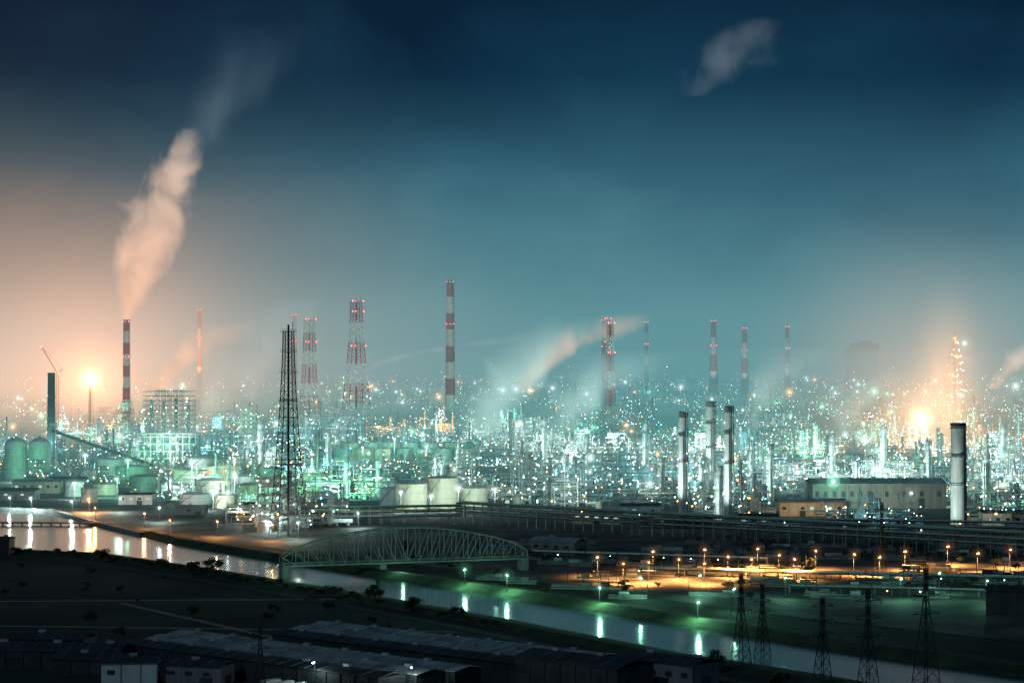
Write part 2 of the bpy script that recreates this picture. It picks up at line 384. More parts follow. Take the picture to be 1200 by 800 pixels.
def make_unit(seed):
    rnd=random.Random(seed); mb=MB()
    low=seed%3==0
    for k in range(rnd.randint(2,3) if low else rnd.randint(3,6)):
        frame(mb,rnd.uniform(-26,26),rnd.uniform(-28,24),rnd.choice([8,12,18,24]),rnd.choice([6,8,12]),rnd.randint(1,2) if low else rnd.choice([1,2,3,4,6]),rnd.uniform(3.5,5),rnd)
    for k in range(rnd.randint(2,5)):
        column(mb,rnd.uniform(-30,30),rnd.uniform(-30,26),rnd.uniform(.7,2.0),rnd.uniform(12,46)*rnd.uniform(.6,1),rnd,rnd.choice(['grey','grey','white','steel']))
    rack(mb,-38,rnd.choice([-32,30,0]),38,rnd)
    rack(mb,-34,rnd.uniform(-30,30),34,rnd,6,5,2,axis=1)
    hx,hy=rnd.uniform(-25,25),rnd.uniform(-20,20)
    mb.box(hx,hy,2,9,7,9,'grey'); mb.box(hx,hy,11,6,4,3,'grey'); mb.cyl(hx,hy,14,1.0,rnd.uniform(8,20),'steel',10)
    for i in range(7): mb.box(hx-4+i*1.3,hy-3.6,2,.25,.2,9,'steel')
    for k in range(rnd.randint(5,9)):
        mb.hvessel(rnd.uniform(-34,34),rnd.uniform(-34,34),rnd.uniform(2.5,4),rnd.uniform(.8,2.0),rnd.uniform(6,13),rnd.choice(['white','grey','cream']),rnd.randint(0,1))
    for k in range(rnd.randint(4,8) if low else rnd.randint(2,4)):
        r=rnd.uniform(2.5,7 if low else 5); h=r*rnd.uniform(1.1,1.8); px,py=rnd.uniform(-34,34),rnd.uniform(-36,20)
        mb.rev(px,py,[(r,0),(r,h),(0.2,h+r*.2)],rnd.choice(['white','cream','cream','grey','green']),24)
        for zz_ in (h*.5,h-.3): mb.rev(px,py,[(r+.1,zz_),(r+.1,zz_+.3)],'steel',24)
    for k in range(95):
        x,y=rnd.uniform(-34,34),rnd.uniform(-36,34); z=rnd.uniform(1,18)
        t=rnd.random(); l=rnd.uniform(4,22)
        if t<.4: q=(x+l,y,z)
        elif t<.55: q=(x,y+l,z)
        else: q=(x,y,z+l*.6)
        mb.beam((x,y,z),q,rnd.uniform(.2,.6),rnd.choice(['grey','steel','white','white']),5)
        if t>=.55 and rnd.random()<.5: mb.beam(q,(q[0]+rnd.uniform(3,9),q[1],q[2]),.3,'grey',5)
    for k in range(28):
        mb.bulb(rnd.uniform(-36,36),rnd.uniform(-38,36),rnd.uniform(3,16),rnd.uniform(.15,.5),rnd.choice(['bw','bw','bw','bg','bt','bo','bo']))
    for k in range(3):
        x,y=rnd.uniform(-36,36),rnd.uniform(-38,-30); mb.box(x,y,0,.25,.25,11,'steel'); mb.bulb(x,y,11.2,.6,rnd.choice(['bw','bg','bo']))
    return mb.mesh('process_unit_%d'%seed)
UN=[make_unit(s_) for s_ in range(15)]
def zone(b0,b1,d0,d1,x,y): 
    bb=x/y*1000; return b0<bb<b1 and d0<y<d1
EX=[(-70,0,1340,1560),(-100,-18,1980,2280),(-260,-135,1300,2230),(-165,-80,1300,1640),(128,215,1330,1560),(-90,120,1000,1350),(-180,-172,2500,2700)]
def river_y(x):
    for a,b in zip(FAR,FAR[1:]):
        if a[0]<=x<=b[0]: return a[1]+(b[1]-a[1])*(x-a[0])/(b[0]-a[0])
    return 1600
y=1310.0
while y<5600:
    stp=88 if y<2600 else 130
    x=-0.30*y+random.uniform(0,50)
    while x<0.30*y:
        px=x+random.uniform(-12,12); py=y+random.uniform(-14,14)
        if not any(zone(*e,px,py) for e in EX) and py>river_y(px)+90:
            dens=1.0 if py<3300 else 0.6
            b=px/py*1000
            if b<-150 and py>2400: dens*=0.5
            if random.random()<dens*0.93:
                s_=random.uniform(.75,1.1)*(1 if py<3000 else 1.15)
                inst('process_unit',random.choice(UN),(px,py,0.1),random.choice([0,0,math.pi])+random.uniform(-.08,.08),(s_,s_,s_*random.uniform(.8,1.2)))
                lum=random.choice([0,0,.6,1,2,3.2])
                if py<3300 and abs(b)<255 and lum>0:
                    c=random.choice('wwwwwggtto'); PW=lum*28000*(1 if py<2200 else 1.8)
                    lx,ly,lz=px+random.uniform(-25,25),py-random.uniform(42,56),random.uniform(10,26)
                    if random.random()<.85: spot((lx,ly,lz),(px+random.uniform(-15,15),py+10,10),PW*1.8,c,140)  # spot without a fixture, added to light the unit's front
                    else: light(lx,ly,lz,PW*.5,c,.7)
                for q in range(random.choice([0,0,1,1,2])):
                    hs=random.uniform(.4,1.1)**1.6*(0.6+py/5000)
                    halo(px+random.uniform(-36,36),py-random.uniform(20,44),random.uniform(8,34),hs,random.choice('wwwwwggoo'))
        x+=stp*random.uniform(.9,1.15)
    y+=stp*(1.05 if y<2600 else 1.6)

# ------------------------------------------------------------------ storage tanks
def tank(name,x,y,r,h,k='cream',lit=True):
    mb=MB(); mb.rev(0,0,[(r,0),(r,h)],k,40); mb.rev(0,0,[(r+.05,h),(r*.5,h+r*.09),(0.2,h+r*.12)],k,40)
    for z in (h*.33,h*.66,h-.3): mb.rev(0,0,[(r+.12,z),(r+.12,z+.18)],'steel',40)
    for i in range(24):
        a=2*math.pi*i/24; a2=2*math.pi*(i+1)/24
        p=((r-.2)*math.cos(a),(r-.2)*math.sin(a)); q=((r-.2)*math.cos(a2),(r-.2)*math.sin(a2))
        mb.beam((p[0],p[1],h+1.1),(q[0],q[1],h+1.1),.1,'steel'); mb.beam((p[0],p[1],h),(p[0],p[1],h+1.1),.1,'steel')
    for i in range(18):
        a=math.pi*1.1+i*.07; a2=a+.07
        mb.beam(((r+.6)*math.cos(a),(r+.6)*math.sin(a),h*i/18),((r+.6)*math.cos(a2),(r+.6)*math.sin(a2),h*(i+1)/18),.6,'steel')
    mb.box(0,-r-1.2,0,1.2,2,1.0,'steel')
    return mb.obj(name,(x,y,0.15))
def T(b,d,r,h,k='cream'): 
    x,y=at(b,d); tank('storage_tank',x,y,r,h,k)
T(-47,1452,10.5,18); T(-33,1470,11.5,21); T(-18,1480,10,13.5); T(-56,1500,9,12,'white')
for i in range(7): T(-79+i*9.5,2060+(i%2)*10,9,17,random.choice(['cream','green','cream']))
for i in range(7): T(-76+i*9.5,2160+(i%2)*10,9,19,random.choice(['cream','cream','green','white']))
for b,d,r,h,k in [(-148,1500,11,8,'white'),(-134,1470,8,9,'cream'),(-122,1560,12,11,'cream'),(-110,1520,9,12,'green'),(-140,1620,13,11,'cream'),(-158,1600,10,9,'white'),
                  (-172,1660,12,12,'green'),(-190,1620,9,8,'cream'),(-205,1600,7,11,'white'),(-198,1530,6,10,'white'),(-127,1640,10,13,'white'),(-100,1590,9,10,'cream'),(-90,1500,8,9,'cream'),
                  (-150,1760,15,12,'cream'),(-178,1790,14,13,'green'),(-135,1820,14,13,'cream'),(-92,1700,12,12,'cream'),(-145,1900,13,15,'white'),(-200,1720,9,14,'white'),(-188,1900,12,14,'green'),(-112,1740,10,14,'green')]:
    T(b,d,r,h,k)
for b,d,s_ in [(-168,1540,.5),(-150,1570,.45),(-128,1510,.5),(-185,1700,.6),(-165,1840,.7),(-215,1760,.6),(-205,1950,.7),(-105,1650,.6),(-120,1880,.7),(-230,1950,.7),(-100,1460,.45),(-150,2000,.7),(-10,1560,.5),(-62,1580,.5),(-180,2080,.7),(-135,2120,.8)]:
    x,y=at(b,d); inst('process_unit',UN[int(-b)%15],(x,y,.1),random.uniform(-.2,.2),(s_,s_,s_*random.uniform(.8,1.3)))
for b,d,z,P,c in [(-52,1420,14,14000,'w'),(-25,1435,16,20000,'w'),(-38,1410,12,14000,'w'),(-8,1450,14,12000,'w'),(-140,1450,12,26000,'w'),(-118,1500,14,26000,'g'),(-160,1560,14,30000,'w'),(-185,1580,14,30000,'g'),(-205,1560,12,20000,'w'),
                  (-130,1600,16,30000,'w'),(-150,1700,20,44000,'w'),(-180,1740,20,44000,'g'),(-100,1660,16,30000,'g'),(-70,2020,20,46000,'g'),(-40,2030,20,46000,'w'),(-55,2110,24,60000,'g'),
                  (-160,1860,22,50000,'w'),(-130,1760,20,44000,'o'),(-200,1850,20,44000,'w')]:
    x,y=at(b,d); spot((x,y-12,z),(x,y+26,5),P*1.4,c,150); light(x,y-3,z-1,P*.3,c,.5); halo(x,y-1,z,random.uniform(.4,.8),c)
    mb=MB(); mb.cyl(0,0,0,.2,z,'steel',6); mb.box(0,0,z,2,1,.4,'steel'); mb.bulb(0,-.6,z-.4,.4,'bw'); mb.obj('floodlight_mast',(x,y,.1))
for b,d in [(20,1700),(27,1720),(34,1700),(41,1725),(55,1690),(62,1710)]:
    x,y=at(b,d); mb=MB(); mb.sphere(0,0,10,7,'white',20,12)
    for i in range(8):
        a=math.pi*i/4; mb.beam((6.6*math.cos(a),6.6*math.sin(a),0),(6.6*math.cos(a),6.6*math.sin(a),10),.5,'steel')
        a2=a+math.pi/4; mb.beam((6.6*math.cos(a),6.6*math.sin(a),1),(6.6*math.cos(a2),6.6*math.sin(a2),7),.2,'steel')
    mb.rev(0,0,[(7.6,10),(7.6,10.2)],'steel',20); mb.cyl(0,0,17,1,1.2,'steel',8)
    mb.obj('spherical_gas_tank',(x,y,.1))

# ------------------------------------------------------------------ chimneys and towers
def added_uplight(b,d,h,P,c='n'):
    x,y=at(b,d); spot((x-12,y-110,6),(x,y,h*.72),P,c,46,1.0,'added_chimney_light')  # unseen spot added in front to brighten the upper bands
def chimney(name,b,d,h,rb,rt,bands=7,colors=('red','awhite'),rl=True,halos=0.9):
    x,y=at(b,d); mb=MB(); 
    for i in range(bands):
        z0=h*i/bands; z1=h*(i+1)/bands; k=colors[(bands-1-i)%len(colors)]
        ra=rb+(rt-rb)*i/bands; rb_=rb+(rt-rb)*(i+1)/bands
        mb.rev(0,0,[(ra,z0),(rb_,z1)],k,20)
    for z in (h*.45,h*.7,h-3):
        r=rb+(rt-rb)*z/h; mb.rev(0,0,[(r+1.1,z),(r+1.1,z+.3)],'steel',16); mb.rev(0,0,[(r+1.15,z+1.2),(r+1.15,z+1.35)],'steel',16)
        if rl and z>h*.6:
            for a in (3.9,5.5):
                mb.bulb((r+1.3)*math.cos(a),(r+1.3)*math.sin(a),z+1.2,.4*d/3300+.2,'br')
            halo(x,y-r-2,z+1,halos*.3*d/3000,'r')
    mb.rev(0,0,[(rt+.4,h-1),(rt+.4,h+.4)],'dark',20)
    mb.beam((rb+.4,0,0),(rt+.4,0,h),.5,'steel')
    return mb.obj(name,(x,y,0))
chimney('striped_chimney',-29,3300,227,8.0,5.6,9); added_uplight(-29,3300,227,900000)
chimney('striped_chimney',-146.5,5000,226,7,4.5,5,('red','awhite')); added_uplight(-146.5,5000,226,3600000,'o')
chimney('striped_chimney',-102,5000,214,7,4.5,7)
chimney('striped_chimney',63,6000,216,7,4.5,7); added_uplight(63,6000,216,700000)
chimney('striped_chimney',94.4,5000,200,13,5,5); added_uplight(94.4,5000,200,900000)
chimney('striped_chimney',109,5200,186,11,5,5); added_uplight(109,5200,186,900000)
chimney('striped_chimney',129,5600,197,9,4.5,6); added_uplight(129,5600,197,800000)
chimney('striped_chimney',43.2,4400,190,6,5,7)
chimney('concrete_chimney',-216,2300,89,4.5,3.6,6,('dark',),False)
chimney('concrete_chimney',209,1230,65,4.4,4.1,1,('conc',),False)
def lattice(name,b,d,h,wb,wt,seg,colors,t=.8,core=0,corek='red',plats=(1.0,),rl='r',ang=.4,curve=1.6,z0=0,lightz=()):
    x,y=at(b,d); mb=MB()
    def wid(z): return wt+(wb-wt)*(1-z/h)**curve
    zs=[z0+(h-z0)*i/seg for i in range(seg+1)]
    for i in range(seg):
        a,b2=zs[i],zs[i+1]; k=colors[int(i*7/seg)%len(colors)]
        wa,wb2=wid(a)/2,wid(b2)/2
        ca=[(-wa,-wa,a),(wa,-wa,a),(wa,wa,a),(-wa,wa,a)]; cb=[(-wb2,-wb2,b2),(wb2,-wb2,b2),(wb2,wb2,b2),(-wb2,wb2,b2)]
        for j in range(4):
            j2=(j+1)%4
            mb.beam(ca[j],cb[j],t,k); mb.beam(ca[j],cb[j2],t*.45,k); mb.beam(ca[j2],cb[j],t*.45,k); mb.beam(cb[j],cb[j2],t*.5,k)
    for p in plats:
        z=h*p; w_=wid(z)+2.4; mb.box(0,0,z,w_,w_,.35,'steel'); 
        for s_ in (-1,1):
            mb.box(0,s_*w_/2,z+1.2,w_,.15,.15,'steel'); mb.box(s_*w_/2,0,z+1.2,.15,w_,.15,'steel')
        if rl:
            for s1 in (-1,1): mb.bulb(s1*w_/2,-w_/2,z+1.4,.45+.25*d/3000,'br')
            halo(x,y-w_/2,z+1.5,.45*d/2400,'r')
    if core:
        for i in range(7):
            mb.cyl(0,0,z0+(h+4-z0)*i/7,core,(h+4-z0)/7,(corek if isinstance(corek,str) else corek[i%len(corek)]),12)
    mb.beam((wt/2,0,h),(wt/2,0,h+6),.25,'dark')
    mb.obj(name,(x,y,0),ang)
    return x,y
lattice('lattice_tower',-104.8,1230,118,18,5,24,('dark',),.42,core=.6,corek='dark',plats=(1.0,.9,.8,.66,.5,.35),rl=None,curve=1.5)
lattice('lattice_tower',-95,3000,160,26,12,18,('awhite','red'),.8,core=1.4,corek=('awhite','red'),plats=(1.0,.8)); added_uplight(-95,3000,160,300000)
lattice('lattice_tower',-73,2400,168,36,10,22,('red','awhite'),.65,core=1.1,corek=('red','awhite'),plats=(1.0,.93,.7),curve=1.5); added_uplight(-73,2400,168,320000)
lattice('lattice_tower',46,2700,149,14,6,20,('red','awhite'),.6,core=1.1,corek=('red','awhite'),plats=(1.0,.75)); added_uplight(46,2700,149,320000)
lattice('lattice_tower',44.4,4300,188,18,11,16,('red','awhite'),1.2,core=1.6,corek=('red','awhite'),plats=(1.0,.75)); added_uplight(44.4,4300,188,500000)
chimney('striped_chimney',-180.8,2600,152,4.8,3.8,11); added_uplight(-180.8,2600,152,700000,'o')
lattice('lattice_cradle',-180.8,2600,52,26,12,7,('awhite','red'),.7,plats=(1.0,.6,.3),rl=None,curve=1.0)
def tallcol(b,d,h,r,k='white',name='distillation_column',P=1.0):
    x,y=at(b,d); mb=MB()
    mb.rev(0,0,[(r*1.25,0),(r,h*.1),(r,h-.6),(r*.8,h)],k,24)
    for z in (h*.3,h*.55,h*.78,h-4,h-1.5):
        mb.rev(0,0,[(r+1,z),(r+1,z+.2)],'steel',16); mb.rev(0,0,[(r+1.05,z+1.2),(r+1.05,z+1.3)],'steel',16)
    mb.beam((r+.6,-.6,0),(r+.6,-.6,h),.7,'steel'); mb.beam((-r-.5,0,0),(-r-.5,0,h*.9),.5,k,6)
    mb.beam((0,-r-.4,0),(0,-r-.4,h*.8),.35,'steel',6)
    for z in (h*.3,h*.55): mb.bulb(-r-1,-r,z+2,.35,'bw')
    mb.obj(name,(x,y,.1))
    spot((x-22,y-24,17),(x,y,h*.6),P*(26+h*.5)**2*24,'w',84)  # fixtureless spot added to brighten the column's near side
for b,d,h,r in [(80,1320,70,2.3),(101.5,1240,75,2.1),(93,1500,73,3.1),(97,1350,35,2.2),(35,1800,40,1.6),(62.5,1750,54,1.7),(15,2000,50,2.1),(121,1500,43,1.5),(150,1750,42,2.0),(174,1800,48,1.8),(230,1900,45,2),
    (-118,1950,48,2.0),(-86,1850,40,1.7),(-25,1750,36,1.6),(25,1560,34,1.8),(70,1500,34,1.6),(112,1640,40,2.0),(195,1650,40,1.8),(222,1500,36,1.8)]:
    tallcol(b,d,h,r)
x,y=at(209,1230); spot((x-30,y-30,15),(x,y,34),150000,'w',84)  # extra unseen spot to whiten the concrete column
def flare(b,d,h,s_,warm=2.0):
    x,y=at(b,d); mb=MB(); mb.cyl(0,0,0,1.3,h-3,'dark',12,.9); mb.cyl(0,0,h-3,1.3,2.6,'steel',12)
    for i in range(int(h/6)):
        z=i*6; w1=6*(1-z/h*.7)
        for j in range(3):
            a=2*math.pi*j/3; a2=a+2*math.pi/3; z2=z+6; w2=6*(1-z2/h*.7)
            mb.beam((w1*math.cos(a),w1*math.sin(a),z),(w2*math.cos(a),w2*math.sin(a),z2),.4,'dark')
            mb.beam((w1*math.cos(a),w1*math.sin(a),z),(w2*math.cos(a2),w2*math.sin(a2),z2),.22,'dark')
    mb.rev(0,0,[(1,h-.4),(2.2*s_,h+2.0*s_),(2.6*s_,h+4*s_),(1.9*s_,h+6.5*s_),(.8*s_,h+9*s_),(.1,h+10.5*s_)],'flame',14)
    mb.obj('flare_stack',(x,y,0))
    return x,y,h+5*s_
x,y,z=flare(-197.6,2700,74,1.0)
light(x,y-7,z,330000,'o',3); 
glow('flare_glow',(x,y,z),20,(1,.62,.3),3.0,2); glow('flare_glow',(x,y,z),85,(1,.45,.18),1.1,3); glow('flare_glow',(x,y,z),360,(1,.38,.14),.8,3)
x,y,z=flare(191.6,2200,36,1.0)
light(x,y-7,z,330000,'o',3)
glow('flare_glow',(x,y,z),20,(1,.7,.4),2.5,2); glow('flare_glow',(x,y,z),80,(1,.5,.22),.9,3); glow('flare_glow',(x+10,y,z+15),280,(1,.42,.18),.55,3)
x,y=at(204,2400); glow('light_pollution_glow',(x,y,70),150,(1,.52,.26),.6,2,(.35,1,1))
x,y=at(-225,3700); glow('light_pollution_glow',(x-60,y,40),1200,(1,.40,.17),.85,2,(1.0,1,.42))

# steam
x,y=at(-180.8,2600)
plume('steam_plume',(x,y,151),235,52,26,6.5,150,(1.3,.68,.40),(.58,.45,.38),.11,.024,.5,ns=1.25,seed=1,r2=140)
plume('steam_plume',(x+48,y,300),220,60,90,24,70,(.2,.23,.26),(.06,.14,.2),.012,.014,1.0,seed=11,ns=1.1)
def P2(b,d,z,h,a1,a2,r0,r1,cb,ct,dn,ns,seed,r2=0,fade=1.2):
    x,y=at(b,d); plume('steam_plume',(x,y,z),h,a1,a2,r0,r1,cb,ct,dn,ns,fade,.7,ns=1.2,seed=seed,r2=r2)
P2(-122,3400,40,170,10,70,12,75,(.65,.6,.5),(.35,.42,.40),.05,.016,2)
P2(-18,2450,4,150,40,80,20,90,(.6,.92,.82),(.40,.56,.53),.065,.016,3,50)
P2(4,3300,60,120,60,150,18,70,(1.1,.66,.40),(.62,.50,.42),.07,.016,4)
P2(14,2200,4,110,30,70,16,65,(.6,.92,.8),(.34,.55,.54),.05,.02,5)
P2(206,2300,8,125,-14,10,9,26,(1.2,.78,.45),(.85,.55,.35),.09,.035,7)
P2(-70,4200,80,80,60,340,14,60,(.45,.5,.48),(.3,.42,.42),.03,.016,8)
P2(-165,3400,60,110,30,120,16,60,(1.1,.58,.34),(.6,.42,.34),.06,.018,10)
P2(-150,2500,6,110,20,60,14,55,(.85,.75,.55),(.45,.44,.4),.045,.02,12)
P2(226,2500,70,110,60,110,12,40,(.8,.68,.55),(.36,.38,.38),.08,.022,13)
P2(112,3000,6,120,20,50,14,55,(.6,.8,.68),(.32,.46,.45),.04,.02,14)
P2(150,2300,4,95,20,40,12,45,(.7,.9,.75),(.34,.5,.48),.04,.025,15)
x,y=at(95,6000); plume('cloud',(x-60,y,850),220,170,40,40,330,(.13,.19,.23),(.17,.20,.24),.0045,.0095,.3,seed=22,ns=2.3,r2=330)

# ------------------------------------------------------------------ left-hand structures
for b in (-232.5,-221.2):
    x,y=at(b,1830); mb=MB(); r=9.4
    mb.rev(0,0,[(r,0),(r,29)],'green',32); mb.rev(0,0,[(r+.3,29),(r*.85,32.5),(r*.45,35.3),(.8,36.2)],'grey',32); mb.cyl(0,0,36,1.2,1.8,'steel',8)
    for i in range(8): mb.rev(0,0,[(r+.1,i*3.6),(r+.1,i*3.6+.3)],'steel',32)
    for i in range(16): a=2*math.pi*i/16; mb.beam((r*1.01*math.cos(a),r*1.01*math.sin(a),0),(r*1.01*math.cos(a),r*1.01*math.sin(a),29),.25,'steel')
    mb.obj('storage_silo',(x,y,.1)); 
x,y=at(-226,1790); light(x,y,16,20000,'g',.6); light(x-12,y,10,12000,'w',.6)
mb=MB(); p=Vector((at(-215,1880)[0],1880,40)); q=Vector((at(-163,1950)[0],1950,3))
mb.beam(p,q,2.6,'dark'); mb.beam(p+Vector((0,0,2.2)),q+Vector((0,0,2.2)),.4,'steel')
for i in range(1,8):
    c=p.lerp(q,i/8); mb.beam((c.x-2,c.y,0),(c.x,c.y,c.z),.5,'steel'); mb.beam((c.x+2,c.y,0),(c.x,c.y,c.z),.5,'steel')
for sx in (-3,3):
    for sy in (-3,3): mb.box(p.x+sx,p.y+sy,0,.6,.6,44,'steel')
for i in range(9):
    mb.box(p.x,p.y,5*i+3,7,7,.3,'steel'); mb.beam((p.x-3,p.y-3,5*i),(p.x+3,p.y-3,5*i+5),.35,'steel')
mb.box(p.x,p.y,44.2,6,6,3,'steel')
mb.obj('conveyor_gallery')
x,y=at(-160.5,2080)
mb=MB(); rnd=random.Random(3)
for i in range(10):
    for j in range(4): mb.box(-28+i*6.2,-16+j*10.6,0,.9,.9,31,'white')
for z in (7,14,21,28,31):
    for j in range(4): mb.box(0,-16+j*10.6,z,57,.7,.8,'white')
    for i in range(10): mb.box(-28+i*6.2,0,z+.05,.6,32,.7,'steel')
for i in range(9):
    for j,z in enumerate((0,7.2,14.2,21.2)):
        if rnd.random()<.55: mb.box(-24.9+i*6.2,-12.5+rnd.uniform(0,6),z+.3,5,.3,6,rnd.choice(['green','cream','wall','green']))
for i in range(6): mb.vessel(-23+i*9,-4,0,3.4,rnd.uniform(18,29),'green',16)
mb.box(0,12,0,56,6,29,'green')
for i in range(9):
    for j in range(4):
        mb.box(-24+i*6,-12+j*8,31,.45,.45,43-(0 if 1<i<7 else 9),'steel')
for l in range(9):
    z=35+l*4.6
    for j in range(4): mb.box(0,-12+j*8,z,48,.3,.35,'steel')
    for i in range(9): mb.box(-24+i*6,0,z,.3,24,.35,'steel')
    mb.box(0,-12.2,z+1.1,48,.1,.12,'steel')
    for i in range(4): 
        a=rnd.randint(0,7); mb.beam((-24+a*6,-12,z-4.6),(-18+a*6,-12,z),.25,'steel')
    for q in range(3): mb.beam((rnd.uniform(-22,0),-8,z+1),(rnd.uniform(2,22),-8,z+1),rnd.uniform(.3,.6),'white',6)
for i in range(4): mb.vessel(-18+i*12,2,32,1.6,rnd.uniform(18,34),'grey',12)
for i in range(34): mb.bulb(rnd.uniform(-24,24),-12.6,rnd.uniform(3,72),.38,rnd.choice(['bw','bg','bw','bo']))
mb.obj('process_structure',(x,y,.1))
for dx,z,c in [(-18,14,'g'),(14,18,'w')]: light(x+dx,y-34,z-4,22000,c,.6); halo(x+dx,y-34,z-1,.5,'g')
light(x,y-2,18,16000,'g',.6)
spot((x,y-50,8),(x,y,55),90000,'w',80)
x,y=at(-213,2900); mb=MB()
for s1 in (-1,1):
    for s2 in (-1,1): mb.beam((s1*1.5,s2*1.5,0),(s1*1.5,s2*1.5,85),.6,'red')
for i in range(17): mb.beam((-1.5,-1.5,i*5),(1.5,-1.5,i*5+5),.35,'red'); mb.beam((-1.5,1.5,i*5),(-1.5,-1.5,i*5+5),.35,'red')
mb.beam((0,0,85),(-22,0,122),1.4,'red'); mb.beam((0,0,85),(7,0,92),1.4,'red'); mb.beam((7,0,92),(-22,0,122),.3,'dark'); mb.box(2,0,84,6,4,4,'white'); mb.bulb(-22,-1,122,1,'br')
mb.obj('tower_crane',(x,y,0)); halo(x-22,y,122,.6,'r')
x,y=at(207.5,3500); mb=MB(); rnd=random.Random(5)
for l in range(12):
    wv=34*(1-l/12.5)**.8+6; z=8+l*11
    for sx in (-1,1):
        for sy in (-1,1): mb.box(sx*wv/2,sy*wv/2,z-11 if l else 0,.9,.9,11 if l else 8,'steel')
    mb.box(0,0,z,wv,wv,.5,'steel')
    for q in range(rnd.randint(2,4)): mb.bulb(rnd.uniform(-wv/2,wv/2),-wv/2-.6,z+rnd.uniform(1,7),rnd.uniform(.6,1.1),rnd.choice(['bo','bo','bw']))
mb.cyl(0,0,0,2.5,150,'grey',12)
mb.obj('lit_process_tower',(x,y,0))
for z in (20,50,80,110,140): halo(x+rnd.uniform(-8,8),y-20,z,1.0,'o')
halo(x+14,y-10,132,1.2,'w')
x,y=at(165,8200); mb=MB(); mb.box(0,0,0,100,70,176,'conc'); mb.box(-61,0,0,22,60,155,'conc'); mb.box(6,0,176,40,34,8,'conc')
for l in range(10):
    mb.box(0,-35.3,12+l*16,88,.5,1,'steel')
mb.obj('boiler_house',(x,y,0))

# ------------------------------------------------------------------ sheds / warehouses
def shed(name,x,y,l,wd,h,rot,rk='roof',wk='wall',rise=.16,lit=0.15,vents=True,seed=1):
    rnd=random.Random(seed); mb=MB(); mb.box(0,0,0,l,wd,h,wk)
    o=.6; rz=h+wd/2*rise*1.0
    vs=[(-l/2-o,-wd/2-o,h-.05),(l/2+o,-wd/2-o,h-.05),(l/2+o,0,rz+.3),(-l/2-o,0,rz+.3),(-l/2-o,wd/2+o,h-.05),(l/2+o,wd/2+o,h-.05),
        (-l/2-o,-wd/2-o,h+.2),(l/2+o,-wd/2-o,h+.2),(l/2+o,0,rz+.55),(-l/2-o,0,rz+.55),(-l/2-o,wd/2+o,h+.2),(l/2+o,wd/2+o,h+.2)]
    mb.add(vs,[(6,7,8,9),(9,8,11,10),(0,1,7,6),(4,10,11,5),(0,6,9,3),(3,9,10,4),(1,2,8,7),(2,5,11,8),(0,3,2,1),(3,4,5,2)],rk)
    n=int(l/6)
    for i in range(n):
        px=-l/2+3+i*6
        mb.beam((px,-wd/2-o,h+.26),(px,0,rz+.62),.12,'steel'); mb.beam((px,wd/2+o,h+.26),(px,0,rz+.62),.12,'steel')
        if vents and i%3==1: mb.box(px,0,rz+.55,2.4,1.4,.8,'steel')
        if rnd.random()<.8:
            k='win' if rnd.random()<lit else 'dark'
            mb.box(px,-wd/2-.04,h*.5,2.4,.12,h*.2,k)
        if i%5==2: mb.box(px,-wd/2-.06,0.1,4,.16,h*.42,'rdark')
        mb.box(px+3,-wd/2-.15,0,.25,.3,h-.1,'steel' if wk!='rdark' else 'rdark')
    mb.box(-l/2-.06,0,.1,.14,4.5,h*.5,'rdark'); mb.box(l/2+.06,0,.1,.14,4.5,h*.5,'rdark')
    return mb.obj(name,(x,y,.05),rot)
def shed_at(name,b,d,*a,**k): x,y=at(b,d); return shed(name,x,y,*a,**k)
R1=math.radians(-41)
DK='rdark'
for i in range(3):
    shed('warehouse',-64-i*8.2,696-i*9.4,134-i*8,12,6.5,R1,'roof' if i<2 else DK,DK,rise=.1,lit=0,seed=11+i)
for i in range(3):
    shed('warehouse',-19-i*7.5,722-i*9.4,131-i*6,12,6.5,R1,'roof' if i<2 else DK,DK,rise=.1,lit=0,seed=14+i)
shed('warehouse',22,655,40,18,9,R1,DK,DK,lit=0,seed=17)
shed('warehouse',48,664,30,14,8,R1,DK,'wall',lit=0,seed=18)
shed('workshop_building',-119,668,17,12,7,.05,DK,'white',lit=0,seed=17)
shed('workshop_building',-152,705,50,16,6,-.1,DK,DK,lit=0,seed=18)
shed('workshop_building',-168,742,44,14,5,-.12,DK,DK,lit=0,seed=19)
shed('workshop_building',-134,690,26,12,5,-.1,DK,DK,lit=0.1,seed=20)
shed('workshop_building',-98,668,20,10,6,-.3,DK,'wall',lit=0,seed=21)
shed('workshop_building',200,850,20,14,10,-.4,DK,DK,lit=0,seed=22)
shed('workshop_building',-276,1115,30,12,8,0,DK,'dark',lit=0,seed=23)
shed_at('warehouse',170,1480,92,34,17,.02,'roof',lit=.1,seed=24)
shed_at('warehouse',140,1400,44,20,9,.02,'roof','cream',lit=.5,seed=25)
shed_at('warehouse',22,1120,26,14,7,-.5,'roof',lit=.0,seed=26)
for i,(b,d,l,wd,h) in enumerate([(-232,1560,30,16,7),(-222,1640,36,16,9),(-208,1680,28,14,9),(-176,1510,24,12,7),(-120,1420,26,12,6),(-85,1440,24,12,7),(-150,1410,20,10,5),
                         (40,1330,30,12,7),(60,1380,26,12,8),(115,1300,24,12,7),(150,1250,40,14,7),(220,1150,34,12,7),(235,1300,40,16,9),(185,1150,26,10,5),(70,1100,20,10,4),(120,1100,24,9,4)]):
    shed_at('workshop_building',b,d,l,wd,h,random.uniform(-.15,.05),random.choice(['roof','rdark']),random.choice(['wall','cream','white']) if d>1200 else 'wall',lit=.5 if d>1200 else 0,seed=40+i)
for b,d,z,P,c in [(165,1430,8,22000,'w'),(180,1430,8,14000,'o'),(150,1440,14,20000,'g'),(140,1365,8,12000,'o'),(205,1480,16,36000,'w'),(170,1540,26,26000,'t')]:
    x,y=at(b,d); spot((x,y-12,z),(x,y+24,6),P*1.3,c,150)

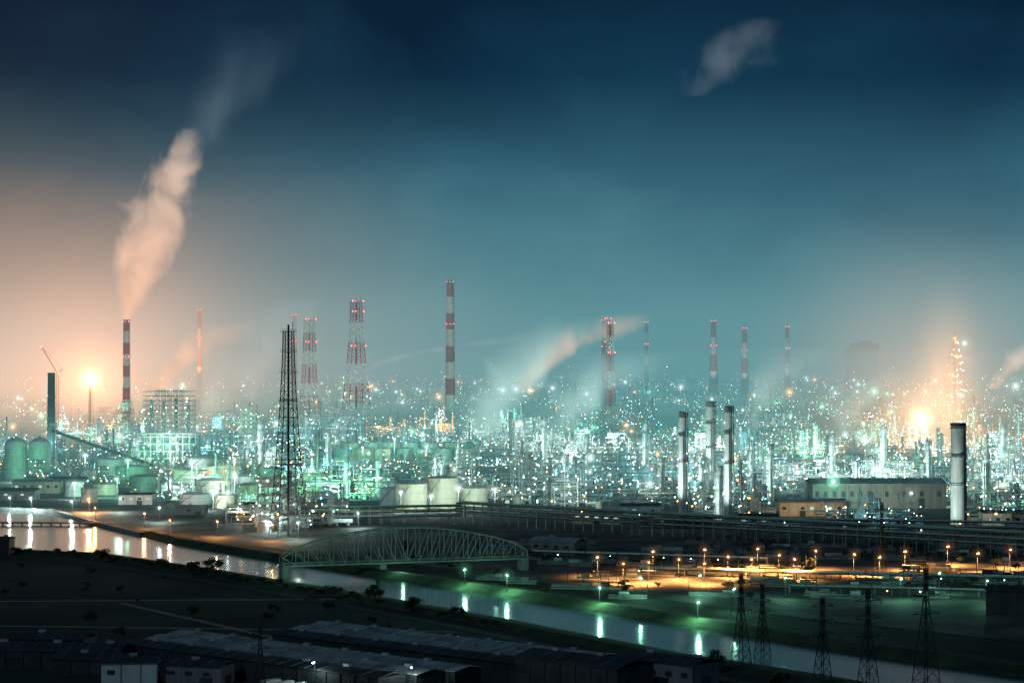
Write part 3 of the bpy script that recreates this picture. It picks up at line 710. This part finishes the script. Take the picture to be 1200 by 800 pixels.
# ------------------------------------------------------------------ truss bridge
A=Vector((at(-108,992)[0],992,6)); B=Vector((at(6,1032)[0],1032,6)); LB=(B-A).length; ang=math.atan2(B.y-A.y,B.x-A.x)
mb=MB(); n=20
for side in (-3.5,3.5):
    pts=[(LB*i/n, side, 5+11*math.sin(math.pi*i/n)**.8 if 0<i<n else 4) for i in range(n+1)]
    for i in range(n):
        mb.beam(pts[i],pts[i+1],.5,'bridge'); mb.beam((LB*i/n,side,0),(LB*(i+1)/n,side,0),.55,'bridge')
        a=(LB*i/n,side,0); b2=(LB*(i+1)/n,side,0)
        if i<n/2: mb.beam(pts[i],b2,.28,'bridge')
        else: mb.beam(a,pts[i+1],.28,'bridge')
        mb.beam(a,pts[i],.28,'bridge')
    mb.beam((LB,side,0),pts[n],.5,'bridge')
for i in range(n+1):
    h=pts[i][2]; mb.beam((LB*i/n,-3.5,h),(LB*i/n,3.5,h),.3,'bridge'); mb.beam((LB*i/n,-3.5,0),(LB*i/n,3.5,0),.4,'bridge')
mb.box(LB/2,0,-.6,LB,6.4,.4,'bridge')
for o in (-2,-.8,.8,2): mb.beam((0,o,1),(LB,o,1),.7,'wall',6)
for xx in (1,LB*.4,LB-1): mb.box(xx,0,-6,3,8,5.4,'wall')
mb.obj('truss_bridge',A,ang)
for f in (.12,.5,.88):
    c=A.lerp(B,f); light(c.x,c.y-22,7,2600,'g',.25,'bridge_fill_light')  # fill lamps added before the truss to make it visible
def long_rack(name,p,q,wd=9,z0=7,seed=0,lv=3,k='steel'):
    rnd=random.Random(seed); p=Vector((*p,0)); q=Vector((*q,0)); l=(q-p).length; mb=MB()
    rack(mb,0,0,l,rnd,wd,z0,lv,k)
    for l_ in range(lv):
        for s_ in (-wd/2,wd/2): mb.beam((0,s_,z0+l_*3-.3),(l,s_,z0+l_*3-.3),.5,'dark')
    kk=int(l/14)
    for i in range(kk):
        if rnd.random()<.4: mb.bulb(i*14,-wd/2-.3,z0+lv*3-4,.25,rnd.choice(['bw','bg','bo']))
    mb.obj(name,p,math.atan2(q.y-p.y,q.x-p.x))
long_rack('pipe_rack',at(-24,1330),at(250,1085),seed=1)
long_rack('pipe_rack',at(-105,1310),at(-24,1335),7,5,seed=2)
long_rack('pipe_rack',at(60,1240),at(250,1190),7,5,seed=4)
long_rack('pipe_rack',at(10,1100),at(120,1060),5,3,seed=5,lv=1,k='wall')
long_rack('pipe_rack',at(60,1010),at(260,960),5,3,seed=6,lv=1,k='wall')
long_rack('pipe_rack',at(130,930),at(260,905),4,3,seed=7,lv=1,k='wall')
mb=MB(); a=at(-200,1335); mb.box(0,0,1.2,70,5,.8,'conc')
for i in range(12): mb.cyl(-33+i*6,0,0,.5,1.3,'conc',8)
for i in range(12): mb.beam((-33+i*6,-2.3,2),(-33+i*6,-2.3,3),.1,'steel')
mb.beam((-34,-2.3,3),(34,-2.3,3),.12,'steel')
mb.obj('jetty',(a[0]-14,a[1]-20,0),-.05)
rnd=random.Random(21)
for i in range(80):
    d=rnd.uniform(900,1200); b=rnd.uniform(-10,250); x,y=at(b,d)
    if y<river_y(x)+45: continue
    mb=MB(); l=rnd.uniform(8,26)
    mb.box(0,0,0,l,rnd.uniform(3,7),.5,'conc')
    for j in range(rnd.randint(1,3)): mb.hvessel(rnd.uniform(-l*.3,l*.3),0,2.2,rnd.uniform(.5,1.1),rnd.uniform(3,5),rnd.choice(['wall','grey','dark']))
    for j in range(4): mb.beam((-l/2,-1+j*.6,1+j*.2),(l/2,-1+j*.6,1+j*.2),.3,'wall',6); 
    for j in range(4): mb.box(-l/2+j*l/3,1.5,0,.25,.25,rnd.uniform(3,8),'dark')
    mb.box(0,1.5,3,l,.25,.25,'dark')
    mb.obj('valve_skid',(x,y,.15),rnd.uniform(-.4,0))

# ------------------------------------------------------------------ street lamps
def lamp_mesh(k):
    mb=MB(); mb.cyl(0,0,0,.12,9,'dark',8,.07); mb.cyl(0,0,0,.25,.5,'conc',8); mb.beam((0,0,8.9),(0,-1.8,9.3),.12,'dark'); mb.box(0,-2.1,9.15,.5,1.0,.25,'dark'); mb.bulb(0,-2.1,8.95,.3,k)
    return mb.mesh('street_lamp_'+k)
LM={'g':lamp_mesh('bg'),'w':lamp_mesh('bw'),'o':lamp_mesh('bo')}
def street(x,y,c,P=6000,hs=.2,down=False):
    inst('street_lamp',LM[c],(x,y,0.2),random.uniform(-.3,.3))
    if down: spot((x,y-2.6,8.0),(x,y-2.6,0),P,c,160,.4,'street_lamp_light')
    else: light(x,y-2.6,8.0,P,c,.4,'street_lamp_light')
    halo(x,y-2.1,9.3,hs,c)
for b,d in [(-22,940),(-2.4,915),(41,865),(87,812)]: street(*at(b,d),'g',8000,.34)
for b,d in [(60,903),(88,915),(128,905),(182,900),(200,925),(222,893),(240,885),(104,860)]: street(*at(b,d),'g',4000,.24)
for b,d in [(52,968),(78,989),(101,1002),(125,1011),(142,1034),(184,1030),(204,1058),(233,1040),(66,1030),(160,1015),(40,1000),(90,1040),(115,1045),(218,1020),(64,975),(112,990),(90,968),(132,990),(172,1000)]: street(*at(b,d),'o',60000,.32,True)
for b,d in [(-160,1235),(-138,1225),(-112,1200),(-195,1340),(-172,1290)]: street(*at(b,d),'o',12000,.26)
for b,d in [(-235,1440),(-225,1435),(-100,1215),(-112,1260),(-165,1340),(-128,1330),(-206,1400),(-72,1290)]: street(*at(b,d),'w',12000,.4)
x,y=at(-198,1425); street(x,y,'o',50000,.6); street(x+20,y+6,'w',16000,.4); street(x-40,y+5,'w',16000,.4)

# ------------------------------------------------------------------ pylons and wires
def pylon(name,x,y,h,rot,arms=3,k='dark'):
    mb=MB(); wb=h*.17; seg=9
    def wd(z): return max(.9,wb*(1-z/h*1.15)) 
    for i in range(seg):
        a,b2=h*i/seg,h*(i+1)/seg; wa,w2=wd(a)/2,wd(b2)/2
        ca=[(-wa,-wa,a),(wa,-wa,a),(wa,wa,a),(-wa,wa,a)]; cb=[(-w2,-w2,b2),(w2,-w2,b2),(w2,w2,b2),(-w2,w2,b2)]
        for j in range(4):
            j2=(j+1)%4; mb.beam(ca[j],cb[j],.2,k); mb.beam(ca[j],cb[j2],.1,k); mb.beam(ca[j2],cb[j],.1,k); mb.beam(cb[j],cb[j2],.1,k)
    tips=[]
    for q in range(arms):
        z=h*(.62+.14*q); l=h*.13
        for s_ in (-1,1):
            mb.beam((0,0,z),(s_*l,0,z+.3),.22,k); mb.beam((0,0,z+1.6),(s_*l,0,z+.3),.16,k); mb.beam((s_*l,0,z+.3),(s_*l,0,z-1),.2,'wall')
            tips.append(Vector((x+s_*l*math.cos(rot),y+s_*l*math.sin(rot),z-1)))
    tips.append(Vector((x,y,h)))
    mb.obj(name,(x,y,0),rot); return tips
PY=[(125,645,39,.5),(101,606,36,.5),(93,640,30,.5),(74,690,32,.5),(85,725,25,.5),(-76,645,22,.2)]
tp=[pylon('electricity_pylon',*p) for p in PY]
tp.append(pylon('electricity_pylon',175,1010,34,.5)); tp.append(pylon('electricity_pylon',240,900,36,.5))
def wires(a,b):
    mb=MB()
    for p,q in zip(a,b):
        sag=(q-p).length*.03; pr=p
        for i in range(1,9):
            t=i/8; c=p.lerp(q,t); c.z-=sag*4*t*(1-t); mb.beam(pr,c,.07,'dark',3); pr=c
    mb.obj('power_line')
wires(tp[3],tp[2]); wires(tp[2],tp[1]); wires(tp[4],tp[0]); wires(tp[0],tp[7])

# ------------------------------------------------------------------ trees
def tree_mesh(seed):
    rnd=random.Random(seed); mb=MB(); h=rnd.uniform(6,9)
    mb.cyl(0,0,0,.28,h*.55,'bark',7,.14)
    tips=[]
    for i in range(8):
        a=rnd.uniform(0,6.28); z=h*rnd.uniform(.25,.55); l=rnd.uniform(1.4,3.0); q=(l*math.cos(a),l*math.sin(a),z+rnd.uniform(1,3)); mb.beam((0,0,z),q,.14,'bark',5); tips.append(q)
    tips.append((0,0,h*.85))
    for q in tips:
        R=rnd.uniform(1.0,1.9)
        for j in range(75):
            v=Vector((rnd.gauss(0,1),rnd.gauss(0,1),rnd.gauss(0,.8))).normalized()*R*rnd.uniform(.4,1.05)
            c=Vector(q)+v; s_=rnd.uniform(.18,.38)
            a=Vector((rnd.gauss(0,1),rnd.gauss(0,1),rnd.gauss(0,1))).normalized(); b=a.orthogonal().normalized()
            mb.add([tuple(c-a*s_-b*s_*.6),tuple(c+a*s_-b*s_*.6),tuple(c+a*s_+b*s_*.6),tuple(c-a*s_+b*s_*.6)],[(0,1,2,3)],'leaf')
    return mb.mesh('tree_%d'%seed)
TM=[tree_mesh(s_) for s_ in range(5)]
DN=dense(NEAR[2:8],5)
for i,(x,y) in enumerate(DN):
    if random.random()<(.85 if x<-60 else .35):
        s_=random.uniform(.25,.5) if random.random()<.85 else random.uniform(.6,.95); inst('tree',random.choice(TM),(x+random.uniform(-3,3)-5,y-random.uniform(14,30),.5),random.uniform(0,6),(s_*1.5,s_*1.5,s_))
for i in range(50):
    x=random.uniform(-260,-30); y=random.uniform(740,1050)
    if y<1116-(x+214)*1.3-60: 
        s_=random.uniform(.3,.7); inst('tree',random.choice(TM),(x,y,0),random.uniform(0,6),(s_*1.2,s_*1.2,s_))
for (x,y) in [(-30,760),(-22,752),(-90,745),(-100,752),(64,640),(-110,720),(80,640),(-20,640),(66,690),(-44,640)]:
    s_=random.uniform(.5,.9); inst('tree',random.choice(TM),(x,y,0),random.uniform(0,6),(s_,s_,s_))
for i in range(50):
    b=random.uniform(-80,250); d=random.uniform(900,1150); x,y=at(b,d)
    if y>river_y(x)+30: s_=random.uniform(.3,.65); inst('tree',random.choice(TM),(x,y,0),random.uniform(0,6),(s_*1.3,s_*1.3,s_))
mb=MB(); mb.box(-150,900,.02,260,3.5,.05,'conc',.06); mb.box(-120,805,.02,200,3,.05,'wall',-.1); mb.box(-95,790,.02,3,240,.06,'wall',.6)
mb.obj('farm_track')
mb=MB(); mb.box(-40,672,.02,190,90,.08,'asph',R1); mb.obj('warehouse_yard_pavement')
def truck(x,y,rot):
    mb=MB(); mb.box(.8,0,1.0,6.2,2.4,2.6,'white'); mb.box(-3.4,0,.7,1.9,2.3,2.2,'green'); mb.box(-4.0,0,1.9,.8,2.1,.8,'dark'); mb.box(0,0,.7,8,2,.3,'dark')
    for xx in (-3.2,1.6,3.0):
        for yy in (-1.1,1.1): mb.beam((xx,yy-.15,.5),(xx,yy+.15,.5),1.0,'dark',12)
    mb.obj('parked_truck',(x,y,.1),rot)
def car(x,y,rot,k):
    mb=MB(); mb.box(0,0,.35,4.3,1.75,.6,k); vs=[(-1.5,-.8,.95),(1.3,-.8,.95),(1.3,.8,.95),(-1.5,.8,.95),(-1.0,-.68,1.45),(.6,-.68,1.45),(.6,.68,1.45),(-1.0,.68,1.45)]
    mb.add(vs,[(4,5,6,7),(0,1,5,4),(1,2,6,5),(2,3,7,6),(3,0,4,7)],'dark'); mb.box(-.2,0,1.46,1.6,1.3,.04,k)
    for xx in (-1.35,1.35):
        for yy in (-.85,.85): mb.beam((xx,yy-.1,.33),(xx,yy+.1,.33),.66,'dark',12)
    mb.obj('parked_car',(x,y,.1),rot)
for i in range(7): truck(-74+i*4.5,650-i*3.6,R1+1.57)
for i in range(14): car(-120+i*3,645+i*.6,1.5,random.choice(['white','grey','dark','red']))
for b,d,c,P in [(-60,650,'w',1200),(-30,640,'w',1200)]:
    street(b,d,c,P,.05)

# ------------------------------------------------------------------ far distance
mb=MB(); lb=MB(); rnd=random.Random(77)
for i in range(1700):
    y=rnd.uniform(0,1)**.9; y=4800+y*8000; b=rnd.uniform(-260,260)
    dens=.35 if b<-120 else (.7 if b<0 else 1.0)
    if b>215: dens=.5
    if rnd.random()>dens: continue
    x=b*y/1000
    if rnd.random()<.3: mb.box(x,y,0,rnd.uniform(15,60),rnd.uniform(15,40),rnd.uniform(6,32),rnd.choice(['wall','conc','grey']))
    k=rnd.choice(['bw','bw','bt','bo','bo','bg']) if b>-120 else rnd.choice(['bo','bo','bw','bo'])
    lb.bulb(x,y-22,rnd.uniform(6,40)+(rnd.random()<.05)*rnd.uniform(20,60),rnd.uniform(.4,.9)*y/4800,k)
mb.obj('distant_city_buildings'); lb.obj('distant_city_lights')
for i in range(70):
    y=rnd.uniform(4200,8500); b=rnd.uniform(-170,240); halo(b*y/1000,y-30,rnd.uniform(20,50),rnd.uniform(.8,2.6),rnd.choice('wwogoo'))
vs=[];fs=[]; K=160
for i in range(K+1):
    X=-14000+28000*i/K
    hh=60+70*math.sin(i*.11+1)+50*math.sin(i*.29)+25*math.sin(i*.77)+(180 if X<-2500 else 0)*min(1,(-2500-X)/2500 if X<-2500 else 0)
    hh=max(15,hh); vs+=[(X,19000,0),(X,21000,hh),(X,23500,0)]
for i in range(K): 
    for j in range(2): fs.append((3*i+j,3*i+3+j,3*i+4+j,3*i+1+j))
mb=MB(); mb.add(vs,fs,'ground'); mb.obj('distant_hills')

# ------------------------------------------------------------------ lamp halo shells (halo put in as emission) + lamp glass
root=empty('lamp_halo')
SH=[(1.7,2.2),(4.6,.6),(11,.11)]  # nested emissive balls put in as soft halos around lamps
for c,lst in HALO.items():
    if not lst: continue
    gb=MB()
    for (x,y,z,s_) in lst: gb.bulb(x,y,z,.7*s_+.15,HB[c])
    gb.obj('lamp_glass').parent=root
    for R,pk in SH:
        vs=[];fs=[]
        for (x,y,z,s_) in lst:
            o=len(vs); r=R*s_
            vs.extend((x+a*r,y+b*r,z+d*r) for a,b,d in ICO2[0]); fs.extend((p+o,q+o,r_+o) for p,q,r_ in ICO2[1])
        col=LC[c]; o_=raw_obj('lamp_halo_shell',vs,fs,vol_homog('lamp_halo_%s_%d'%(c,R),0,col,pk/(2*R))); o_.parent=root

# ------------------------------------------------------------------ camera
cam=bpy.data.cameras.new('camera'); cam.lens=75; cam.sensor_width=36; cam.clip_start=1; cam.clip_end=90000
co=bpy.data.objects.new('camera',cam); co.location=(0,0,100); co.rotation_euler=(math.radians(90.573),0,0); COL.objects.link(co); sc.camera=co
